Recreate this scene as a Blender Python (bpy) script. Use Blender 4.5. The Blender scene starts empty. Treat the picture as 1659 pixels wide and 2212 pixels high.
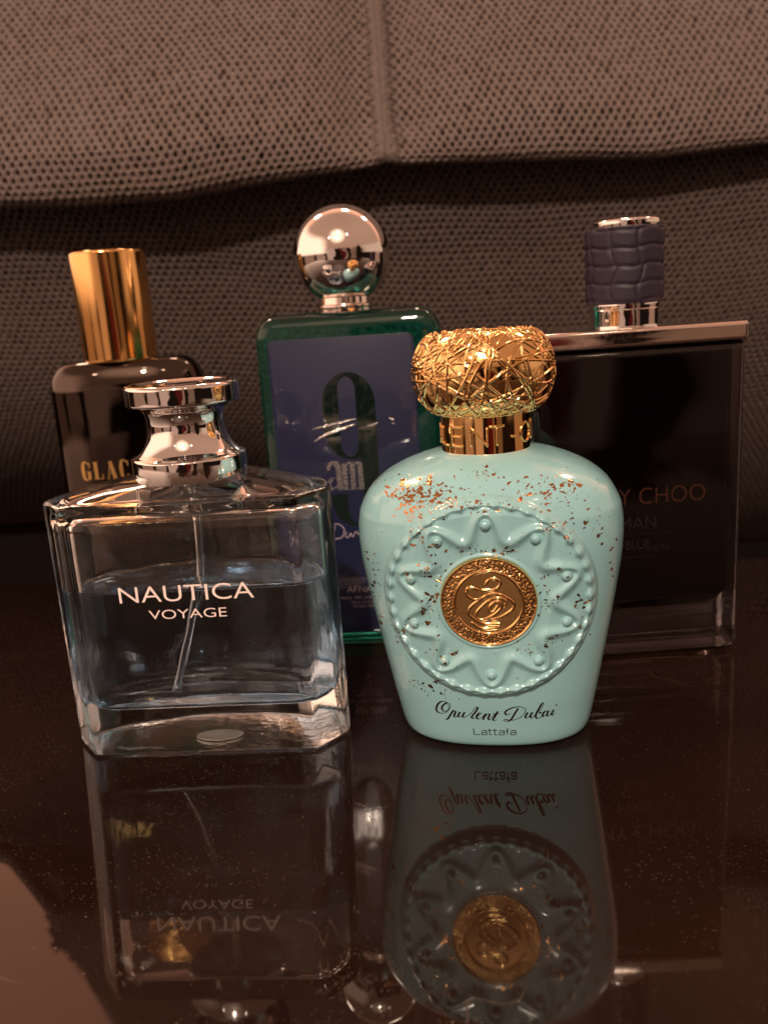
import bpy, bmesh, math, random
import numpy as np
from mathutils import Vector, Matrix
random.seed(7); rng = np.random.default_rng(11)
S = bpy.context.scene
COL = S.collection
PI = math.pi

# ------------------------------------------------------------------ camera
CAM_H = 0.13
PITCH = math.radians(13.731); ROLL = math.radians(3.957)
cd = bpy.data.cameras.new('camera'); cam = bpy.data.objects.new('camera', cd); COL.objects.link(cam)
cd.sensor_fit = 'VERTICAL'; cd.sensor_height = 24.0; cd.lens = 24.0 * 1837.0 / 2212.0
cd.clip_start = 0.005; cd.clip_end = 50
cam.matrix_world = Matrix.Translation((0, 0, CAM_H)) @ Matrix.Rotation(PI / 2 - PITCH, 4, 'X') @ Matrix.Rotation(-ROLL, 4, 'Z')
cd.dof.use_dof = True; cd.dof.focus_distance = 0.238; cd.dof.aperture_fstop = 9.0
S.camera = cam

# ------------------------------------------------------------------ world: a dim room, peach ceiling above, dark furniture level below
W = bpy.data.worlds.new('World'); S.world = W; W.use_nodes = True
wn = W.node_tree.nodes; wl = W.node_tree.links
bg = wn['Background']
def wnode(t, **k):
    n = wn.new(t)
    for a, b in k.items(): setattr(n, a, b)
    return n
def wmath(op, a, b=None, c=None):
    n = wnode('ShaderNodeMath', operation=op)
    for i, v in enumerate((a, b, c)):
        if v is None: continue
        if isinstance(v, (int, float)): n.inputs[i].default_value = v
        else: wl.new(v, n.inputs[i])
    return n.outputs[0]
def wstep(v, lo, hi):
    n = wnode('ShaderNodeMapRange', interpolation_type='SMOOTHSTEP')
    wl.new(v, n.inputs[0]); n.inputs[1].default_value = lo; n.inputs[2].default_value = hi
    return n.outputs[0]
def wramp(v, stops, mode='LINEAR'):
    n = wnode('ShaderNodeValToRGB'); r = n.color_ramp; r.interpolation = mode
    while len(r.elements) > 1: r.elements.remove(r.elements[-1])
    r.elements[0].position = stops[0][0]; r.elements[0].color = (*stops[0][1], 1)
    for p, c in stops[1:]:
        e = r.elements.new(p); e.color = (*c, 1)
    wl.new(v, n.inputs[0]); return n.outputs[0]
def wmix(f, a, b):
    n = wnode('ShaderNodeMix', data_type='RGBA')
    wl.new(f, n.inputs[0])
    for i, v in ((6, a), (7, b)):
        if isinstance(v, tuple): n.inputs[i].default_value = (*v, 1)
        else: wl.new(v, n.inputs[i])
    return n.outputs[2]
tc = wnode('ShaderNodeTexCoord'); sx = wnode('ShaderNodeSeparateXYZ'); wl.new(tc.outputs['Generated'], sx.inputs[0])
X, Y, Z = sx.outputs
az = wmath('ARCTAN2', X, wmath('MULTIPLY', Y, -1.0))            # 0 = towards the photographer, + = right
nz3 = wnode('ShaderNodeTexNoise'); nz3.inputs['Scale'].default_value = 3.2; nz3.inputs['Detail'].default_value = 3.0
wl.new(tc.outputs['Generated'], nz3.inputs['Vector'])
u = wmath('ADD', wmath('MULTIPLY_ADD', az, 1 / (2 * PI), 0.5), wmath('MULTIPLY_ADD', nz3.outputs[0], 0.07, -0.035))
el = wmath('ARCSINE', Z)
PEACH = (0.92, 0.50, 0.33)
def dg(a): return 0.5 + a / 360.0
ceil = wramp(wmath('MULTIPLY', el, 2 / PI), [(0.0, (0.62, 0.31, 0.19)), (0.25, (0.80, 0.43, 0.28)), (0.5, (0.85, 0.46, 0.30)), (1.0, (0.75, 0.40, 0.26))])
DK = (0.018, 0.009, 0.006)
def soft(stops, w=0.8):
    out = [(0.0, stops[0][1])]
    for (a, c0), (b, c1) in zip(stops[:-1], stops[1:]): out += [(dg(b - w), c0), (dg(b + w), c1)]
    return out
band = wramp(u, soft([(-180, (0.55, 0.28, 0.17)), (-112, DK), (-96, (0.50, 0.26, 0.16)), (-66, DK), (-60, (0.62, 0.36, 0.25)),
                      (-41, (0.05, 0.025, 0.018)), (-33, (0.85, 0.50, 0.36)), (-15, DK), (1, (0.12, 0.012, 0.012)), (9, (0.42, 0.22, 0.14)),
                      (15, DK), (25, (0.30, 0.16, 0.10)), (38, DK), (72, (0.55, 0.29, 0.18)), (104, DK), (130, (0.40, 0.20, 0.12))]))
nz = wnode('ShaderNodeTexNoise'); nz.inputs['Scale'].default_value = 6.0; nz.inputs['Detail'].default_value = 4.0
wl.new(tc.outputs['Generated'], nz.inputs['Vector'])
low = wramp(nz.outputs[0], [(0.0, DK), (0.50, (0.03, 0.014, 0.009)), (0.60, (0.26, 0.14, 0.09)), (0.8, (0.05, 0.02, 0.015))])
# skyline of the furniture varies with azimuth
nz2 = wnode('ShaderNodeTexNoise', noise_dimensions='1D'); nz2.inputs['Scale'].default_value = 22.0; nz2.inputs['Detail'].default_value = 3.0
wl.new(u, nz2.inputs['W'])
edge = wmath('MULTIPLY_ADD', nz2.outputs[0], 0.30, 0.06)
f1 = wstep(wmath('SUBTRACT', el, edge), -0.015, 0.03)
f0 = wstep(el, -0.30, -0.18)
colr = wmix(f0, low, band); colr = wmix(f1, colr, ceil)
# the wall and ceiling behind the seat back, on the far left, catch more of the lamp
bl = wmath('MULTIPLY', wstep(Y, 0.2, 0.6), wstep(el, 0.05, 0.25))
colr = wmix(bl, colr, (2.9, 1.2, 0.70))
# added bright patch on the left that lights up the glass edges
ll = wmath('MULTIPLY', wmath('MULTIPLY', wstep(X, -0.42, -0.75), wstep(el, 0.02, 0.10)), wstep(el, 0.75, 0.5))
colr = wmix(ll, colr, (3.0, 1.85, 1.30))
rl = wmath('MULTIPLY', wmath('MULTIPLY', wstep(X, 0.72, 0.9), wstep(el, 0.0, 0.06)), wstep(el, 0.34, 0.22))
colr = wmix(rl, colr, (1.1, 0.68, 0.46))  # weaker bright patch added on the right, for the glass edge there
dn = wnode('ShaderNodeVectorMath', operation='DOT_PRODUCT'); wl.new(tc.outputs['Generated'], dn.inputs[0])
dn.inputs[1].default_value = Vector((-0.17, -1.30, 1.15)).normalized()
glow = wstep(dn.outputs['Value'], 0.94, 1.0)
colr = wmix(glow, colr, (3.6, 2.3, 1.6))
# the other bulbs of the ceiling fitting, and added bright spots behind the seat to back-light the glass
for a_, e_, rad_, st_ in ((-29, 37, 1.5, 42.0), (-4, 51, 1.3, 36.0), (21, 43, 1.5, 42.0), (166, 60, 3.4, 75.0), (-140, 50, 3.6, 80.0), (128, 48, 3.0, 45.0)):
    a_, e_ = math.radians(a_), math.radians(e_)
    dn = wnode('ShaderNodeVectorMath', operation='DOT_PRODUCT'); wl.new(tc.outputs['Generated'], dn.inputs[0])
    dn.inputs[1].default_value = (math.sin(a_) * math.cos(e_), -math.cos(a_) * math.cos(e_), math.sin(e_))
    colr = wmix(wstep(dn.outputs['Value'], math.cos(math.radians(rad_ * 1.3)), math.cos(math.radians(rad_ * .8))), colr, (st_, st_ * .74, st_ * .55))
wl.new(colr, bg.inputs[0]); bg.inputs[1].default_value = 0.58
W.cycles.sampling_method = 'MANUAL'; W.cycles.sample_map_resolution = 2048

# ------------------------------------------------------------------ the one lamp: a warm bulb above and behind the photographer
ld = bpy.data.lights.new('room_lamp', 'POINT'); lo = bpy.data.objects.new('room_lamp', ld); COL.objects.link(lo)
lo.location = (-0.17, -1.05, 1.22); ld.energy = 122.0; ld.color = (1.0, 0.80, 0.63); ld.shadow_soft_size = 0.035

# ------------------------------------------------------------------ render settings
vs = S.view_settings; vs.view_transform = 'Standard'; vs.look = 'None'; vs.exposure = 0.0; vs.gamma = 1.0; vs.use_curve_mapping = False
S.render.engine = 'CYCLES'
cy = S.cycles
cy.max_bounces = 20; cy.transmission_bounces = 18; cy.glossy_bounces = 8; cy.diffuse_bounces = 3; cy.transparent_max_bounces = 8
cy.sample_clamp_indirect = 9.0; cy.blur_glossy = 0.3; cy.caustics_reflective = True; cy.caustics_refractive = True
try:
    cy.use_denoising = True; cy.denoiser = 'OPENIMAGEDENOISE'; cy.denoising_input_passes = 'RGB_ALBEDO_NORMAL'
except Exception: pass

# ------------------------------------------------------------------ helpers
def link(o, parent=None):
    COL.objects.link(o)
    if parent is not None: o.parent = parent
    return o
def thing(name, label, cat, loc=(0, 0, 0), rz=0.0, group=None):
    o = bpy.data.objects.new(name, None); link(o); o.empty_display_size = 0.01
    o.location = loc; o.rotation_euler = (0, 0, rz); o['label'] = label; o['category'] = cat
    if group: o['group'] = group
    return o
def mesh(name, v, f, mat, parent=None, smooth=True, sharp=None, mats=None):
    me = bpy.data.meshes.new(name)
    me.from_pydata([tuple(map(float, p)) for p in v], [], [tuple(map(int, q)) for q in f]); me.update()
    if smooth:
        me.polygons.foreach_set('use_smooth', [True] * len(me.polygons))
        if sharp is not None: me.set_sharp_from_angle(angle=math.radians(sharp))
    me.materials.append(mat)
    o = bpy.data.objects.new(name, me); link(o, parent); return o
def loft(rings, cap0=True, cap1=True, closed=True):
    """rings: list of (n,3) arrays with equal n -> verts, faces, outward if rings go up and points go counter-clockwise"""
    n = len(rings[0]); V = np.concatenate([np.asarray(r, float) for r in rings]); F = []
    for k in range(len(rings) - 1):
        for i in range(n if closed else n - 1):
            j = (i + 1) % n
            F.append((k * n + i, k * n + j, (k + 1) * n + j, (k + 1) * n + i))
    if cap0: F.append(tuple(range(n - 1, -1, -1)))
    if cap1: F.append(tuple((len(rings) - 1) * n + i for i in range(n)))
    return V, F
def circ(r, z, n=96, c=(0, 0)):
    t = np.linspace(0, 2 * PI, n, endpoint=False)
    return np.stack([c[0] + r * np.cos(t), c[1] + r * np.sin(t), np.full(n, z)], 1)
def lathe(prof, n=96, c=(0, 0), cap0=True, cap1=True):
    return loft([circ(max(r, 1e-5), z, n, c) for r, z in prof], cap0, cap1)
def fillet(prof, r, k=5):
    """round the inner corners of an open 2D profile"""
    out = [prof[0]]
    for a, b, c in zip(prof[:-2], prof[1:-1], prof[2:]):
        a, b, c = map(lambda q: np.array(q, float), (a, b, c))
        d1 = a - b; d2 = c - b; l1 = np.linalg.norm(d1); l2 = np.linalg.norm(d2); rr = min(r, .45 * l1, .45 * l2)
        p = b + d1 / l1 * rr; q = b + d2 / l2 * rr
        for t in np.linspace(0, 1, k): out.append(tuple((1 - t) ** 2 * p + 2 * t * (1 - t) * b + t * t * q))
    out.append(prof[-1]); return out
def rrect(w, z0, z1, rt, rb, k=12):
    """rounded rectangle outline in x,z (counter-clockwise seen from -y)"""
    P = []
    for cx, cz, r, a0 in ((w / 2 - rt, z1 - rt, rt, 0), (-w / 2 + rt, z1 - rt, rt, 90), (-w / 2 + rb, z0 + rb, rb, 180), (w / 2 - rb, z0 + rb, rb, 270)):
        for t in np.linspace(0, 90, k):
            a = math.radians(a0 + t); P.append((cx + r * math.cos(a), cz + r * math.sin(a)))
    return np.array(P)
def slab(w, z0, z1, rt, rb, y0, y1, bev, k=7, kc=12):
    """solid with a rounded-rectangle front (facing -y) and rounded front and back edges"""
    rings = []
    def ring(y, ins):
        p = rrect(w - 2 * ins, z0 + ins, z1 - ins, max(rt - ins, 2e-4), max(rb - ins, 2e-4), kc)
        return np.stack([p[:, 0], np.full(len(p), y), p[:, 1]], 1)
    for t in np.linspace(0, PI / 2, k): rings.append(ring(y1 - bev + bev * math.cos(t), bev - bev * math.sin(t)))
    for t in np.linspace(PI / 2, 0, k): rings.append(ring(y0 + bev - bev * math.cos(t), bev - bev * math.sin(t)))
    return loft(rings)
def tube(pts, r, n=10, caps=True):
    pts = np.asarray(pts, float); m = len(pts); T = np.gradient(pts, axis=0); T /= np.linalg.norm(T, axis=1)[:, None]
    up = np.array([0, 0, 1.0]) if abs(T[0][2]) < .9 else np.array([1.0, 0, 0])
    rings = []; rr = np.broadcast_to(r, m)
    for i in range(m):
        a = np.cross(T[i], up); a /= np.linalg.norm(a); b = np.cross(a, T[i]); up = b
        t = np.linspace(0, 2 * PI, n, endpoint=False)
        rings.append(pts[i] + rr[i] * (np.cos(t)[:, None] * a - np.sin(t)[:, None] * b) * 1.0)
    V, F = loft(rings, caps, caps); return V, [q[::-1] for q in F]
class Acc:
    def __init__(s): s.v = []; s.f = []; s.n = 0
    def add(s, V, F):
        s.v.extend(np.asarray(V).tolist()); s.f.extend([tuple(i + s.n for i in q) for q in F]); s.n += len(V); return s
def spline(P, k=8, closed=False):
    P = np.asarray(P, float); n = len(P); out = []
    if closed: Q = np.vstack([P[-1], P, P[0], P[1]]); m = n
    else: Q = np.vstack([2 * P[0] - P[1], P, 2 * P[-1] - P[-2]]); m = n - 1
    for i in range(m):
        a, b, c, d = Q[i:i + 4]
        for t in np.linspace(0, 1, k, endpoint=False):
            out.append(.5 * ((2 * b) + (-a + c) * t + (2 * a - 5 * b + 4 * c - d) * t * t + (-a + 3 * b - 3 * c + d) * t ** 3))
    if not closed: out.append(P[-1])
    return np.array(out)
def ribbon(P, w):
    """2D stroke -> (verts2d, faces)"""
    P = np.asarray(P, float); T = np.gradient(P, axis=0); T /= np.maximum(np.linalg.norm(T, axis=1), 1e-12)[:, None]
    N = np.stack([-T[:, 1], T[:, 0]], 1); w = np.broadcast_to(w, len(P))[:, None] / 2
    V = np.concatenate([P + N * w, P - N * w]); n = len(P)
    return V, [(n + i, n + i + 1, i + 1, i) for i in range(n - 1)]
def pen(P, wmin, wmax, k=8):
    """calligraphic stroke, thick where it travels down"""
    C = spline(P, k); T = np.gradient(C, axis=0); T /= np.maximum(np.linalg.norm(T, axis=1), 1e-12)[:, None]
    d = np.clip(-T[:, 1] + .15, 0, 1); d = np.convolve(np.pad(d, 3, mode='edge'), np.ones(7) / 7, 'valid')
    return ribbon(C, wmin + (wmax - wmin) * d)
def text2d(s, height, width=None, thin=0.0, spacing=1.0, align='CENTER', res=6):
    """text in the built-in font as a flat triangulated mesh; capital height and total width are set explicitly"""
    cu = bpy.data.curves.new('t', 'FONT'); cu.body = s; cu.align_x = align; cu.offset = thin; cu.space_character = spacing; cu.resolution_u = res
    o = bpy.data.objects.new('t', cu); COL.objects.link(o); bpy.context.view_layer.update()
    me = bpy.data.meshes.new_from_object(o.evaluated_get(bpy.context.evaluated_depsgraph_get()))
    bm = bmesh.new(); bm.from_mesh(me); bmesh.ops.triangulate(bm, faces=bm.faces[:])
    V = np.array([v.co[:2] for v in bm.verts]); F = [tuple(v.index for v in f.verts) for f in bm.faces]
    bm.free(); bpy.data.objects.remove(o); bpy.data.curves.remove(cu); bpy.data.meshes.remove(me)
    capz = 0.729
    V = V * (height / capz)
    if width:
        c = (V[:, 0].min() + V[:, 0].max()) / 2; s_ = width / (V[:, 0].max() - V[:, 0].min()); V[:, 0] = (V[:, 0] - c) * s_
    return V, F
def front(V2, x0, z0, y=0.0, mirror=False):
    V2 = np.asarray(V2); sx_ = -1 if mirror else 1
    return np.stack([x0 + sx_ * V2[:, 0], np.full(len(V2), y), z0 + V2[:, 1]], 1)

# ------------------------------------------------------------------ materials
class M:
    def __init__(s, name):
        s.m = bpy.data.materials.new(name); s.m.use_nodes = True; s.t = s.m.node_tree; s.N = s.t.nodes; s.L = s.t.links
        s.p = s.N['Principled BSDF']
        s.tc = s.N.new('ShaderNodeTexCoord')
    def set(s, **k):
        names = dict(color='Base Color', rough='Roughness', metal='Metallic', ior='IOR', trans='Transmission Weight', coat='Coat Weight',
                     coatr='Coat Roughness', spec='Specular IOR Level', sheen='Sheen Weight', sss='Subsurface Weight', alpha='Alpha')
        for a, b in k.items():
            i = s.p.inputs[names[a]]
            if hasattr(b, 'node'): s.L.new(b, i)
            else: i.default_value = (*b, 1) if isinstance(b, tuple) else b
        return s
    def node(s, t, inp=None, **k):
        n = s.N.new(t)
        for a, b in k.items(): setattr(n, a, b)
        for a, b in (inp or {}).items():
            if hasattr(b, 'node'): s.L.new(b, n.inputs[a])
            else: n.inputs[a].default_value = b
        return n
    def noise(s, scale, detail=3.0, rough=.5, vec=None, out=0):
        n = s.node('ShaderNodeTexNoise', {'Scale': scale, 'Detail': detail, 'Roughness': rough}); s.L.new(vec or s.tc.outputs['Object'], n.inputs['Vector']); return n.outputs[out]
    def rng(s, v, a, b, c, d, smooth=False):
        n = s.node('ShaderNodeMapRange', {0: v, 1: a, 2: b, 3: c, 4: d})
        if smooth: n.interpolation_type = 'SMOOTHSTEP'
        return n.outputs[0]
    def math(s, op, a, b):
        return s.node('ShaderNodeMath', {0: a, 1: b}, operation=op).outputs[0]
    def mix(s, f, a, b):
        n = s.node('ShaderNodeMix', {0: f}, data_type='RGBA')
        for i, v in ((6, a), (7, b)):
            if hasattr(v, 'node'): s.L.new(v, n.inputs[i])
            else: n.inputs[i].default_value = (*v, 1)
        return n.outputs[2]
    def bump(s, h, dist, strength=1.0):
        n = s.node('ShaderNodeBump', {'Height': h, 'Distance': dist, 'Strength': strength}); s.L.new(n.outputs[0], s.p.inputs['Normal']); return s
def smudged(name, color, metal=1.0, r0=.03, r1=.10, scale=220, bump=0.0, bscale=400, **k):
    m = M(name); m.set(color=color, metal=metal, **k)
    n = m.noise(scale, 4, .6); m.set(rough=m.rng(n, .4, .75, r0, r1))
    if bump: m.bump(m.noise(bscale, 2), bump)
    return m.m
CHROME = smudged('chrome', (0.90, 0.87, 0.86), r0=.02, r1=.09, bump=2.5e-5, bscale=120)
CHROME_WARM = smudged('warm_chrome', (0.92, 0.80, 0.74), r0=.03, r1=.16, scale=500)
GOLD = smudged('gold', (0.96, 0.62, 0.27), r0=.05, r1=.12)
GOLD_PALE = smudged('brushed_gold', (0.96, 0.55, 0.21), r0=.10, r1=.16, scale=90)
GOLD_DEEP = smudged('antique_gold', (0.90, 0.58, 0.25), r0=.05, r1=.12, scale=900)
COPPER = smudged('copper_leaf', (0.60, 0.30, 0.12), r0=.10, r1=.30, scale=1500, bump=2e-4, bscale=900)
COPPER_INK = smudged('copper_ink', (0.40, 0.20, 0.13), r0=.16, r1=.26, scale=1500)

def glass(name, color=(1, 1, 1), ior=1.5, rough=0.0, ripple=0.0, rs=60):
    m = M(name); m.set(color=color, trans=1.0, ior=ior, rough=rough)
    if ripple: m.bump(m.noise(rs, 2), ripple)
    return m.m
CLEAR = glass('clear_glass', (0.97, 0.975, 0.97), 1.5, 0.0, 4.5e-4, 50)
LIQUID = glass('pale_blue_perfume', (0.62, 0.79, 0.96), 1.36)
TEAL = glass('teal_glass', (0.05, 0.62, 0.48), 1.5, 0.0, 3e-4, 50); TEAL.node_tree.nodes['Principled BSDF'].inputs['Transmission Weight'].default_value = .985
PLASTIC = glass('clear_tube_plastic', (0.90, 0.92, 0.94), 1.47, 0.22)

def plain(name, color, rough=.5, **k):
    m = M(name); m.set(color=color, rough=rough, **k); n = m.noise(300, 3)
    m.set(color=m.mix(n, tuple(c * .88 for c in color), tuple(min(1, c * 1.12) for c in color))); return m.m
WHITE_INK = plain('pinkish_white_ink', (0.86, 0.68, 0.64), .45)
SILVER_INK = smudged('silver_foil', (0.75, 0.73, 0.76), r0=.2, r1=.4, scale=1500)
GOLD_INK = smudged('gold_foil', (0.90, 0.55, 0.20), r0=.3, r1=.45, scale=1500)
GREY_INK = plain('grey_print', (0.024, 0.022, 0.027), .5)
BRONZE_INK = smudged('bronze_foil_print', (0.42, 0.23, 0.17), r0=.16, r1=.26, scale=1500)
DIM_FOIL = smudged('dim_foil_print', (0.22, 0.18, 0.19), r0=.16, r1=.26, scale=1500)
PALE_INK = plain('pale_label_print', (0.30, 0.23, 0.27), .5)
FROST = plain('frosted_disc', (0.27, 0.235, 0.21), .6)

# turquoise lacquer
m = M('turquoise_lacquer')
n = m.noise(55, 4, .6); m.set(color=m.mix(n, (0.240, 0.465, 0.500), (0.275, 0.505, 0.540)), ior=1.5)
m.set(rough=m.rng(m.noise(160, 4, .65), .4, .8, .10, .28), coat=.35, coatr=.05).bump(m.noise(220, 2), 6e-5)
TURQ = m.m

# black-brown lacquered table with dust, lint and faint rubbed scratches
m = M('dark_lacquered_tabletop')
v1 = m.node('ShaderNodeTexVoronoi', {'Scale': 420.0}, feature='F1'); m.L.new(m.tc.outputs['Object'], v1.inputs['Vector'])
sc1 = m.node('ShaderNodeSeparateColor', {0: v1.outputs['Color']})
gate = m.math('GREATER_THAN', sc1.outputs[0], 0.87)
size = m.rng(sc1.outputs[1], 0, 1, .04, .13)
d1 = m.math('MULTIPLY', m.math('LESS_THAN', v1.outputs['Distance'], size), gate)
v2 = m.node('ShaderNodeTexVoronoi', {'Scale': 1400.0}, feature='F1'); m.L.new(m.tc.outputs['Object'], v2.inputs['Vector'])
sc2 = m.node('ShaderNodeSeparateColor', {0: v2.outputs['Color']})
patch = m.rng(m.noise(28, 5, .65), .42, .68, 0.97, .62)
d2 = m.math('MULTIPLY', m.math('LESS_THAN', v2.outputs['Distance'], .24), m.math('GREATER_THAN', sc2.outputs[0], patch))
dust = m.math('MAXIMUM', d1, m.math('MULTIPLY', d2, .55))
mp = m.node('ShaderNodeMapping', {'Rotation': (0, 0, .35), 'Scale': (1.0, 14.0, 1.0)}); m.L.new(m.tc.outputs['Object'], mp.inputs['Vector'])
scr = m.rng(m.noise(60, 6, .7, mp.outputs[0]), .66, .74, 0, 1)
scr = m.math('MULTIPLY', scr, m.rng(m.noise(14, 2), .52, .66, 0, 1))
film = m.rng(m.noise(10, 5, .6), .3, .75, 0, 1)
hn = m.noise(30, 2, .5); hair = m.math('LESS_THAN', m.math('ABSOLUTE', m.math('SUBTRACT', hn, .5), 0.0), .0035)
hair = m.math('MULTIPLY', hair, m.rng(m.noise(22, 2, .5, m.node('ShaderNodeMapping', {'Vector': m.tc.outputs['Object'], 'Location': (3.1, 1.7, 0)}).outputs[0]), .60, .64, 0, 1))
scr = m.math('MAXIMUM', scr, m.math('MULTIPLY', hair, .8))
base = m.mix(film, (0.0085, 0.0038, 0.0026), (0.0150, 0.0066, 0.0045))
base = m.mix(m.math('MULTIPLY', scr, .35), base, (0.10, 0.065, 0.05))
base = m.mix(m.math('MULTIPLY', m.math('MULTIPLY', dust, m.rng(m.noise(45, 3, .6), .35, .7, .1, 1)), .6), base, (0.17, 0.12, 0.10))
rg = m.math('ADD', m.rng(m.noise(18, 6, .7), .4, .72, .010, .095), m.math('ADD', m.math('MULTIPLY', dust, .5), m.math('MULTIPLY', scr, .22)))
m.set(color=base, rough=rg, ior=1.47).bump(m.math('ADD', m.math('MULTIPLY', dust, .6), m.math('MULTIPLY', m.noise(9, 2), 1.0)), 8e-5)
TABLE = m.m

# woven spacer-mesh upholstery
def fabric(name, k):
    m = M(name)
    n = m.noise(900, 3, .7); n2 = m.noise(26, 4, .6)
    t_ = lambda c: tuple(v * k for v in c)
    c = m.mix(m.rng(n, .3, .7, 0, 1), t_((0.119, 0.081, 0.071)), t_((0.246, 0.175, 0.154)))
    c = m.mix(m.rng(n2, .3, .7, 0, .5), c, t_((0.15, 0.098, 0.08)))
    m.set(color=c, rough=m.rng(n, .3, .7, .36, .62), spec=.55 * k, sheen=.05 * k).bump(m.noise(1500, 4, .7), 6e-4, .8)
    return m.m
FABRIC = fabric('brown_mesh_fabric', 0.80); FABRIC_SHADED = fabric('shaded_brown_mesh_fabric', 0.47)  # second one is a darkened copy: shade under the fold put into its colour
LINING = plain('dark_lining', (0.010, 0.007, 0.006), .9, spec=.02)

# ------------------------------------------------------------------ the table
th = math.atan2(0.3901 - 0.4324, 0.1832 + 0.2057)
tbl_mid = Vector((-0.011, 0.4112, 0))
t = thing('low_table', 'dark brown glossy lacquered table top, dusty, under all five bottles', 'table', tbl_mid, th)
V, F = slab(1.5, -0.75, 0.0, .02, .02, -0.0, 0.03, .004)       # built upright, then laid flat
V = np.stack([V[:, 0], V[:, 2], -V[:, 1]], 1)
mesh('tabletop', V, F, TABLE, t, sharp=40)

# ------------------------------------------------------------------ the upholstered seat back behind the table
seat = thing('mesh_seat_back', 'brown mesh fabric seat back with a centre seam, folding over a shaded lower panel', 'seat')
XS = 0.0135
zbx = np.array([-.45, -.188, -.1403, -.092, -.0431, .0126, .0773, .1494, .2117, .45]); zbz = np.array([.196, .1926, .1894, .1897, .1956, .201, .1979, .1933, .1971, .205])
def zlip(x): return np.interp(x, zbx, np.convolve(np.pad(zbz, 1, mode='edge'), [.12, .76, .12], 'valid'))
def lateral(x, s):
    fade = np.clip((s + .012) / .03, 0, 1)
    g = .017 * np.exp(-((x - XS) / .022) ** 2) - .0105 * np.exp(-((x - XS) / .0075) ** 2)
    return fade * (g - .010 * np.exp(-((x + .10) / .075) ** 2) - .007 * np.exp(-((x - .12) / .07) ** 2) + .003 * np.sin(9 * x + 14 * s))
R0 = .0062

def upper(x, s):
    x = np.asarray(x, float); s = np.asarray(s, float)
    ph = np.clip(-s / R0, 0, 2.9); z0 = zlip(x) - .001
    yr = .4652 - R0 * np.cos(ph); zr = z0 + R0 - R0 * np.sin(ph)
    sp = np.maximum(s, 0); yu = .459 + .40 * sp * (1 - np.exp(-sp / .035)); zu = z0 + R0 + sp * .93
    y = np.where(s < 0, yr, yu) + lateral(x, s); z = np.where(s < 0, zr, zu)
    return np.stack([x, y, z], -1)
def lower(x, s):
    x = np.asarray(x, float); s = np.asarray(s, float)
    z = .225 - s
    y = .481 + (.30 - .08 / (1 + np.exp(-(x - .06) / .04))) * s * np.clip((s + .03) / .10, 0, 1) + 3.2 * np.maximum(s - .11, 0) ** 2 * (1 + .9 / (1 + np.exp((x + .05) / .03))) + .004 * np.sin(11 * x + 1.0) * np.clip(s / .08, 0, 1) - .006 * np.exp(-((s - .10) / .05) ** 2) * (1 / (1 + np.exp(-(x + .03) / .03)))
    return np.stack([x, y, z], -1)
def normal(fn, x, s):
    e = 1e-4
    a = fn(x + e, s) - fn(x - e, s); b = fn(x, s + e) - fn(x, s - e); nn = np.cross(a, b); nn /= np.linalg.norm(nn, axis=-1)[..., None]
    nn[nn[..., 1] > 0.35] *= 1
    return nn
PX, PZ = .0043, .0032
def lattice(fn, x0, x1, s0, s1, keep, sign, dens=1.0, hole=1.0, warp=None, lump=1.0):
    """a sheet of knitted fabric: staggered cells, each with raised yarn round a funnel-shaped hole"""
    Vx = []; Vs = []; Vh = []; F = []; base = 0
    ang = [90, 60, 30, 0, -30, -60, -90, -120, -150, 180, 150, 120]
    corners = {90: (0, 2 / 3), 30: (.5, 1 / 3), -30: (.5, -1 / 3), -90: (0, -2 / 3), -150: (-.5, -1 / 3), 150: (-.5, 1 / 3)}
    outer = []
    keys = [90, 30, -30, -90, -150, 150]
    for i in range(6):
        a = np.array(corners[keys[i]]); b = np.array(corners[keys[(i + 1) % 6]]); outer += [a, (a + b) / 2]
    outer = np.array(outer) * np.array([PX, PZ])
    isc = np.array([1, 0] * 6)
    nj = int((s1 - s0) / PZ); ni = int((x1 - x0) / PX)
    ths = np.radians([90, 60, 30, 0, -30, -60, -90, -120, -150, -180, -210, -240])
    for j in range(nj + 1):
        for i in range(ni + 1):
            cx = x0 + (i + .5 * (j % 2)) * PX; cs = s0 + j * PZ
            if not keep(cx, cs): continue
            hj = hole * (1 + rng.normal(0, .12)); ox, os_ = rng.normal(0, .00012, 2)
            rx, rs = .00092 * hj, .00114 * hj
            xs = [outer[:, 0] + cx]; ss = [outer[:, 1] + cs]; hs = [np.where(isc == 1, .00055, .00018) * lump + rng.normal(0, .00007, 12) * 0]
            for k, h in ((1.28, .00010), (.92, -.0006), (.72, -.0018), (.66, -.0034)):
                xs.append(cx + ox + rx * k * np.cos(ths)); ss.append(cs + os_ + rs * k * np.sin(ths)); hs.append(np.full(12, h))
            Vx.append(np.concatenate(xs)); Vs.append(np.concatenate(ss)); Vh.append(np.concatenate(hs))
            for r in range(4):
                for q in range(12):
                    q2 = (q + 1) % 12
                    F.append((base + r * 12 + q, base + r * 12 + q2, base + r * 12 + 12 + q2, base + r * 12 + 12 + q))
            base += 60
    x = np.concatenate(Vx); s = np.concatenate(Vs); h = np.concatenate(Vh)
    key = np.round(np.stack([x, s, h], 1) * 2e5).astype(np.int64)
    _, idx, inv = np.unique(key, axis=0, return_index=True, return_inverse=True); inv = inv.ravel()
    x, s, h = x[idx], s[idx], h[idx]; F = inv[np.array(F)]
    if warp: x, s = warp(x, s)
    k_ = len(x); x = x + rng.normal(0, .00010, k_) + .0005 * np.sin(s * 95 + 3 * np.sin(x * 40)); s = s + rng.normal(0, .00010, k_) + .0005 * np.sin(x * 80 + 2 * np.sin(s * 50)); h = h + rng.normal(0, .00009, k_)
    P = fn(x, s) + sign * normal(fn, x, s) * h[:, None]
    return P, F
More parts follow.
